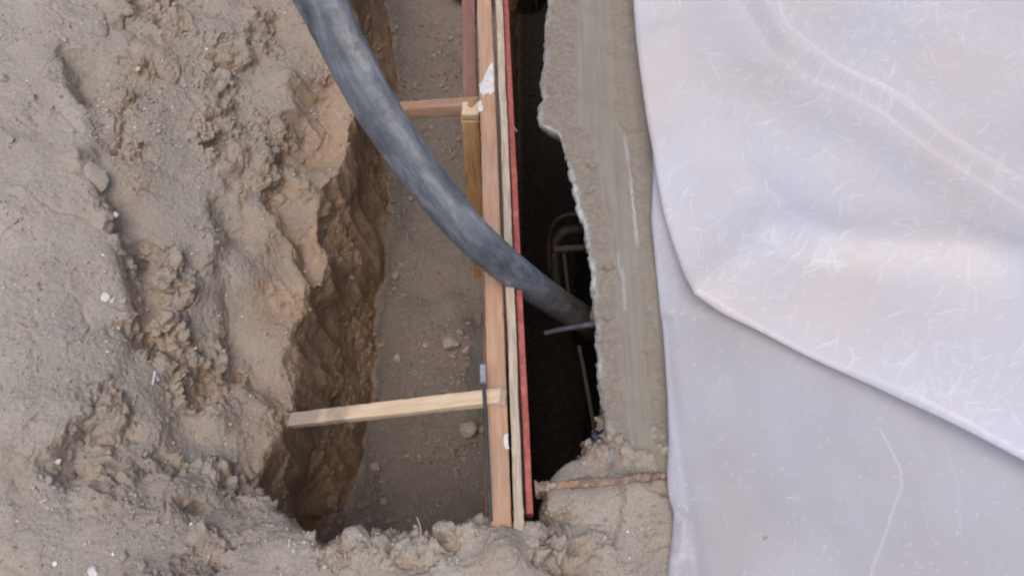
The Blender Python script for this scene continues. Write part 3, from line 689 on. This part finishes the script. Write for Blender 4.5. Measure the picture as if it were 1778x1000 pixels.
for i, (px, py, sz, mt, lb) in enumerate(STONES):
    if not mt: continue
    p, n = on_ground(px, py); me = rock_mesh("stone", sz, 100 + i, 3, .62)
    o = link("soil_clod" if mt is ST_L else "stone", me, MS if mt is ST_L else mt); o.location = p + n * sz * (.42 if mt is ST_D else .22); o.rotation_euler = (random.uniform(-.3, .3), random.uniform(-.3, .3), random.uniform(0, 6))
    tag(o, lb, "clod" if mt is ST_L else "stone", None if mt is ST_L else ("stones on the trench floor" if mt is ST_D else "loose stones on the ground"))
# scrap of white metal stuck in the slope
p, n = on_ground(268, 657); 
sc = empty("metal_clip", p + n * .006, "small bent whitish metal clip stuck in the earth slope", "metal clip")
CM = mat_flat("pale_metal", [(.35, .35, .36), (.6, .6, .62)], 60, .35, .0006, .5)
for nm, a, b_ in (("prong", (264, 668), (269, 644)), ("prong", (275, 661), (268, 645))):
    A, _ = on_ground(*a); B, _ = on_ground(*b_); z = max(A.z, B.z, p.z) + .006; board(nm, at(*a, z), at(*b_, z + .004), .006, .0025, CM, sc, seed=31)
# thin straw in the near bank
tag(tube("straw", [at(731, 935, .02), at(730, 915, .04), at(724, 898, .055)], .0012, mat_flat("straw", [(.4, .34, .26), (.5, .45, .36)]), None, 4, 6), "thin pale straw standing in the near bank", "straw")
# ================================================================== GRIT
def grit():
    r = np.random.default_rng(11)
    fr = (GPX > -150) & (GPX < 1230) & (GPY > -120) & (GPY < 1120) & (GN[:, 2] > .55) & ((GV[:, 0] < -.02) | (GV[:, 2] > -.25))
    idx = np.flatnonzero(fr); dens = np.ones(len(idx)) * .35
    X, Y = GPX[idx], GPY[idx]; Pz = GV[idx]
    cl = sm(pn(Pz, 9, 71), .05, .5)
    dens += cl * 2.0
    for bx, by, rr, a in [(225, 190, 60, 6), (285, 185, 40, 4), (225, 265, 40, 3), (40, 650, 80, 3), (60, 950, 120, 2), (1120, 940, 60, 5), (560, 985, 120, 3), (240, 920, 60, 3), (800, 640, 45, 4), (740, 640, 60, 1.5), (760, 820, 90, 1.5), (810, 760, 40, 3), (640, 820, 40, 3), (760, 150, 60, 4)]:
        dens += a * np.exp(-((X - bx) ** 2 + (Y - by) ** 2) / rr ** 2)
    dens /= dens.sum(); n = 13000; pick = r.choice(idx, n, p=dens)
    bm = bmesh.new(); bmesh.ops.create_icosphere(bm, subdivisions=1, radius=1); bv = np.array([v.co for v in bm.verts]); bf = np.array([[v.index for v in f.verts] for f in bm.faces]); bm.free()
    nv = len(bv); sz = .0011 + .0042 * r.power(.28, n)[:, None, None] * 1.0; sz[sz > .0052] = .003; onf = GV[pick][:, 2] < -.8; sz[onf] *= r.uniform(1, 2.6, onf.sum())[:, None, None]
    J = bv[None] * (1 + .35 * r.normal(size=(n, nv, 1))) * r.uniform(.55, 1.2, (n, 1, 3)) * sz
    V = GV[pick][:, None] + J + GN[pick][:, None] * sz * .35
    Fc = bf[None] + (np.arange(n) * nv)[:, None, None]
    me = np_mesh("gravel", V.reshape(-1, 3), Fc.reshape(-1, 3), False)
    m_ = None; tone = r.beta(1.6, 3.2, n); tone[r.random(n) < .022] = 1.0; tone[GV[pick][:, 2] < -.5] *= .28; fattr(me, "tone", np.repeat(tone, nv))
    m = M("grit", .9, .25); m.col(m.ramp(m.attr("tone").outputs["Fac"], [(0.0, (.25, .205, .17)), (.35, (.37, .315, .265)), (.7, (.44, .40, .36)), (1.0, (.72, .72, .72))]))
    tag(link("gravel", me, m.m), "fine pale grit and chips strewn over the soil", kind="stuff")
grit()
def loose_earth():
    r = np.random.default_rng(19)
    fr = (GPX > -150) & (GPX < 1230) & (GPY > -120) & (GPY < 1120) & (GN[:, 2] > .35) & ((GV[:, 0] < -.02) | (GV[:, 2] > -.2))
    idx = np.flatnonzero(fr); dens = (rough[idx] ** 2 + .03) * (1 - .85 * isfloor[idx]) * (1 - .8 * left_flat[idx]) * (.2 + sm(pn(GV[idx], 10, 72), -.1, .5))
    dens /= dens.sum(); n = 4500; pick = r.choice(idx, n, p=dens)
    bm = bmesh.new(); bmesh.ops.create_icosphere(bm, subdivisions=1, radius=1); bv = np.array([v.co for v in bm.verts]); bf = np.array([[v.index for v in f.verts] for f in bm.faces]); bm.free(); nv = len(bv)
    sz = (.0022 + .0085 * r.power(.33, n) ** 1.3)[:, None, None] * r.uniform(.7, 1, (n, 1, 1))
    J = bv[None] * (1 + .22 * r.normal(size=(n, nv, 1))) * r.uniform(.6, 1.15, (n, 1, 3)) * sz
    V = GV[pick][:, None] + J + GN[pick][:, None] * sz * .2; Fc = bf[None] + (np.arange(n) * nv)[:, None, None]
    me = np_mesh("loose_earth", V.reshape(-1, 3), Fc.reshape(-1, 3), False); fattr(me, "brown", np.repeat(brown[pick] * .8, nv)); fattr(me, "floor", np.repeat(isfloor[pick], nv)); fattr(me, "virgin", np.repeat(.5 * r.random(n), nv))
    tag(link("loose_earth", me, MS), "crumbled loose earth lying over the bank", kind="stuff")
loose_earth()
# ================================================================== PLASTIC SHEET
def crease_map(x0, x1, y0, y1, res, seed, n, lmin, lmax, wid, cx=None):
    r = np.random.default_rng(seed); nx, ny = int((x1 - x0) / res), int((y1 - y0) / res); im = np.zeros((nx, ny), np.float32)
    # clustered strokes, each one a short bent scratch
    cen = np.c_[r.uniform(x0, x1, 60), r.uniform(y0, y1, 60)]
    for i in range(n):
        if r.random() < .6: c = cen[int(60 * r.random())] + r.normal(size=2) * .085
        else: c = np.array([r.uniform(x0, x1), r.uniform(y0, y1)])
        L = lmin + (lmax - lmin) * r.random() ** 3; a = r.normal(.8, .5) if r.random() < .65 else r.uniform(0, np.pi); k = r.normal() * 7
        m = int(L / (res * .6)) + 2; s = np.linspace(-L / 2, L / 2, m); st = r.uniform(.2, 1) ** 1.4
        th = a + k * s + (r.normal() * .5 if r.random() < .5 else 0) * (s > 0); px = c[0] + np.cumsum(np.cos(th)) * res * .6; py = c[1] + np.cumsum(np.sin(th)) * res * .6
        wv = st * np.sin(np.pi * np.linspace(.08, .92, m)); ww = wid * r.uniform(.6, 1.3)
        for dx in range(-2, 3):
            for dy in range(-2, 3):
                ix = ((px - x0) / res).astype(int) + dx; iy = ((py - y0) / res).astype(int) + dy
                ok = (ix >= 0) & (iy >= 0) & (ix < nx) & (iy < ny); ix, iy = ix[ok], iy[ok]
                d = np.hypot((ix + .5) * res + x0 - px[ok], (iy + .5) * res + y0 - py[ok])
                np.maximum.at(im, (ix, iy), (wv[ok] * np.exp(-(d / ww) ** 2)).astype(np.float32))
    return im
def sample(im, x0, y0, res, X, Y):
    fx = np.clip((X - x0) / res - .5, 0, im.shape[0] - 1.01); fy = np.clip((Y - y0) / res - .5, 0, im.shape[1] - 1.01)
    i, j = fx.astype(int), fy.astype(int); a, b = fx - i, fy - j
    return im[i, j] * (1 - a) * (1 - b) + im[i + 1, j] * a * (1 - b) + im[i, j + 1] * (1 - a) * b + im[i + 1, j + 1] * a * b
def mat_plastic(name, tint, tint2):
    m = M(name, .36, .5)
    cr = m.attr("crease").outputs["Fac"]; n1 = m.noise(3.0, 3, .5); n2 = m.noise(45, 4, .6)
    c = m.mix(m.ramp(n1, [(.25, 0.0), (.75, 1.0)]), tint, tint2)
    c = m.mix(m.math('MULTIPLY', cr, 1.2, True), c, (.97, .98, 1.0))
    m.col(c); m.l(m.ramp(n2, [(.3, .27), (.7, .42)]), m.b.inputs["Roughness"])
    h = m.math('ADD', m.math('MULTIPLY', m.noise(70, 3, .6, None, 1.0), .5), m.math('MULTIPLY', m.noise(22, 2, .5), .8)); m.bump(h, .0012, .3)
    tr = m.n("ShaderNodeBsdfTranslucent"); m.l(c, tr.inputs[0]); mx = m.n("ShaderNodeMixShader"); mx.inputs[0].default_value = .5
    tp = m.n("ShaderNodeBsdfTransparent"); mx2 = m.n("ShaderNodeMixShader"); mx2.inputs[0].default_value = .07
    out = m.t.nodes["Material Output"]; m.l(m.b.outputs[0], mx.inputs[1]); m.l(tr.outputs[0], mx.inputs[2])
    m.l(mx.outputs[0], mx2.inputs[1]); m.l(tp.outputs[0], mx2.inputs[2]); m.l(mx2.outputs[0], out.inputs[0]); return m.m
sheet = empty("plastic_sheet", at(1300, 600, 0), "milky translucent plastic sheeting with creases folded over the ground beside the concrete", "plastic sheet")
PX0, PX1, PY0, PY1 = .1, 2.0, -.4, 2.6
RES = .0016
cm_up = crease_map(PX0, PX1, PY0, PY1, RES, 5, 16000, .005, .075, .0013)
cm_lo = crease_map(PX0, PX1, PY0, PY1, RES, 6, 24000, .003, .022, .0010)
def resample(pts, n):
    P = np.array([list(p) for p in pts]); d = np.r_[0, np.cumsum(np.linalg.norm(np.diff(P, axis=0), axis=1))]; s = np.linspace(0, d[-1], n)
    return np.stack([np.interp(s, d, P[:, k]) for k in range(3)], 1), s / d[-1]
def smooth_poly(P, it, keep=()):
    for _ in range(it):
        Q_ = P.copy(); Q_[1:-1] = (P[:-2] + 2 * P[1:-1] + P[2:]) / 4
        for k in keep: Q_[k] = P[k]
        P = Q_
    return P
def build_layer(name, E, G, zfun, nE, na, rad, under, cmap, crs, mat, keep_px=None):
    Ew, sE = resample(E, nE); keep = []
    if keep_px is not None:
        q = at(*keep_px); keep = [int(np.argmin(np.hypot(Ew[:, 0] - q.x, Ew[:, 1] - q.y)))]
    Ew = smooth_poly(Ew, 40, keep); Gw, _ = resample(G, nE)
    D = Gw - Ew; D[:, 2] = 0; Ln = np.linalg.norm(D[:, :2], axis=1); Dn = D / Ln[:, None]
    # turned-under hem: return leg, half-round, then the top surface
    rows = []
    for t in np.linspace(under, 0, 12)[:-1]: rows.append(('u', t))
    for a in np.linspace(-90, 0, 7)[:-1]: rows.append(('c', math.radians(a)))
    for a in np.linspace(0, 90, 9)[:-1]: rows.append(('c', math.radians(a)))
    for t in np.linspace(0, 1, na) ** 1.25: rows.append(('t', t))
    V = np.zeros((len(rows), nE, 3))
    pe_ = np.c_[Ew[:, :2], np.zeros(nE)]; rr = rad * (1 + .45 * pn(pe_, 5, 3))
    for i, (k, t) in enumerate(rows):
        if k == 'u': off = rr + t; zz = -2 * rr - .25 * t
        elif k == 'c': off = rr * (1 - math.cos(t)); zz = rr * (math.sin(t) - 1)
        else: off = rr + t * (Ln - rr); zz = 0 * rr
        V[i] = Ew + Dn * np.asarray(off)[:, None]; V[i, :, 2] = zz + zfun(V[i, :, 0], V[i, :, 1])
    V = V.reshape(-1, 3)
    me = np_mesh(name, V, grid_q(len(rows), nE)); N = vnorm(me)
    if N[-nE * 50:, 2].mean() < 0: me.flip_normals(); N = vnorm(me)
    cr = sample(cmap, PX0, PY0, RES, V[:, 0], V[:, 1])
    px_, py_, _ = proj(V)
    extra = np.zeros(len(V))
    for pl, wd, s in crs:
        for sgm in range(len(pl) - 1):
            (ax, ay), (bx, by) = pl[sgm], pl[sgm + 1]; L2 = (bx - ax) ** 2 + (by - ay) ** 2
            t = np.clip(((px_ - ax) * (bx - ax) + (py_ - ay) * (by - ay)) / L2, 0, 1); d = np.hypot(px_ - ax - t * (bx - ax), py_ - ay - t * (by - ay)); extra = np.maximum(extra, s * np.exp(-(d / wd) ** 2))
    rowi = np.repeat(np.arange(len(rows)), nE); topside = rowi >= 17
    cr = np.maximum(cr, extra) * topside
    V += N * (cr * .0010 + .0006 * pn(V, 26, 4) * topside)[:, None]
    me.vertices.foreach_set("co", (V - np.array(sheet.location)).astype(np.float32).ravel()); me.update(); fattr(me, "crease", np.clip(cr, 0, 1))
    return link(name, me, mat, sheet)
# level of the two layers
RIDGE = [at(a, b, .2) for a, b in [(1180, -260), (1290, -80), (1338, 0), (1364, 42), (1440, 103), (1490, 132), (1560, 170), (1650, 240), (1778, 335), (1950, 470), (2150, 640)]]
def z_up(X, Y):
    P = np.c_[X, Y, np.zeros(len(X))]; base = .075 + .11 * sm(X, .2, 1.3)
    d, sg, par = polydist(X, Y, RIDGE); s = d * sg
    f = .030 * sm(s, -.42, -.14) - .062 * sm(s, -.23, .02) + .050 * sm(s, -.004, .040) + .004 * np.exp(-((s - .022) / .014) ** 2) - .02 * sm(s, .06, .30)
    c = at(1205, 515, .08); e2 = at(1700, 330, .15)
    # soft swell running from the corner towards the right, plus the long low folds fanning out from it
    d2, _, _ = polydist(X, Y, [c, at(1330, 400, .1), at(1778, 470, .15)])
    f2 = .020 * np.exp(-(d2 / .055) ** 2)
    d3, _, _ = polydist(X, Y, [at(1150, 60, .1), at(1290, 300, .1), at(1420, 420, .12)])
    f3 = .016 * np.exp(-(d3 / .05) ** 2)
    return base + f + f2 + f3 + .024 * pn(P, 2.4, 81) + .005 * pn(P, 7, 82) + .0006 * pn(P, 19, 86)
def z_lo(X, Y):
    P = np.c_[X, Y, np.zeros(len(X))]; base = .032 + .045 * sm(X, .25, 1.1)
    d, sg, _ = polydist(X, Y, [at(a, b, .04) for a, b in [(1150, 560), (1158, 650), (1172, 760), (1190, 880), (1212, 1040), (1230, 1150)]])
    f = .014 * np.exp(-(d / .022) ** 2)
    d, sg, _ = polydist(X, Y, [at(a, b, .04) for a, b in [(1168, 885), (1185, 905), (1178, 960)]]); f += .010 * np.exp(-(d / .012) ** 2)
    return base + f + .009 * pn(P, 4, 83) + .004 * pn(P * np.array([1.6, .6, 1]), 9, 84) 
EU = [at(a, b, .085) for a, b in [(1080, -420), (1092, -150), (1101, 0), (1106, 60), (1113, 120), (1122, 190), (1133, 255), (1142, 310), (1153, 360), (1166, 402), (1180, 445), (1192, 485), (1204, 515),
                                  (1245, 537), (1300, 565), (1400, 622), (1480, 664), (1560, 708), (1680, 775), (1778, 829), (1900, 895), (2150, 1030)]]
GU = [at(a, b, .2) for a, b in [(1500, -480), (1900, -480), (2500, -400), (2700, 100), (2600, 600)]]
EL = [at(a, b, .035) for a, b in [(1122, -100), (1128, 120), (1134, 250), (1134, 310), (1131, 380), (1139, 450), (1146, 520), (1152, 590), (1157, 680), (1161, 760), (1159, 830), (1162, 862), (1171, 890), (1167, 940), (1160, 1000), (1150, 1150), (1140, 1280)]]
GL = [at(a, b, .05) for a, b in [(2400, -300), (2500, 300), (2500, 800), (2500, 1400)]]
long_cr = [([(1528, 745), (1545, 775), (1564, 815), (1566, 845), (1552, 880), (1540, 920), (1515, 985), (1505, 1040)], 1.8, .55), ([(1640, 770), (1662, 830), (1668, 930)], 1.5, .25)]
up_cr = [([(1352, 0), (1358, 25), (1366, 42), (1440, 103), (1490, 132)], 2.2, .55), ([(1490, 132), (1560, 172), (1650, 240), (1778, 335)], 2.0, .35), ([(1204, 515), (1240, 470), (1290, 440)], 1.8, .3),
         ([(1204, 515), (1260, 500), (1330, 480)], 1.5, .2), ([(1204, 515), (1222, 440), (1262, 395)], 1.5, .25)]
MP1 = mat_plastic("milky_film", (.84, .765, .73), (.77, .785, .865)); MP2 = mat_plastic("milky_film_under", (.64, .605, .62), (.72, .74, .83))
build_layer("upper_fold", EU, GU, lambda X, Y: z_up(X, Y), 900, 640, .013, .25, cm_up, up_cr, MP1, (1204, 515, .085))
build_layer("under_layer", EL, GL, lambda X, Y: z_lo(X, Y), 800, 420, .009, .12, cm_lo, long_cr, MP2)
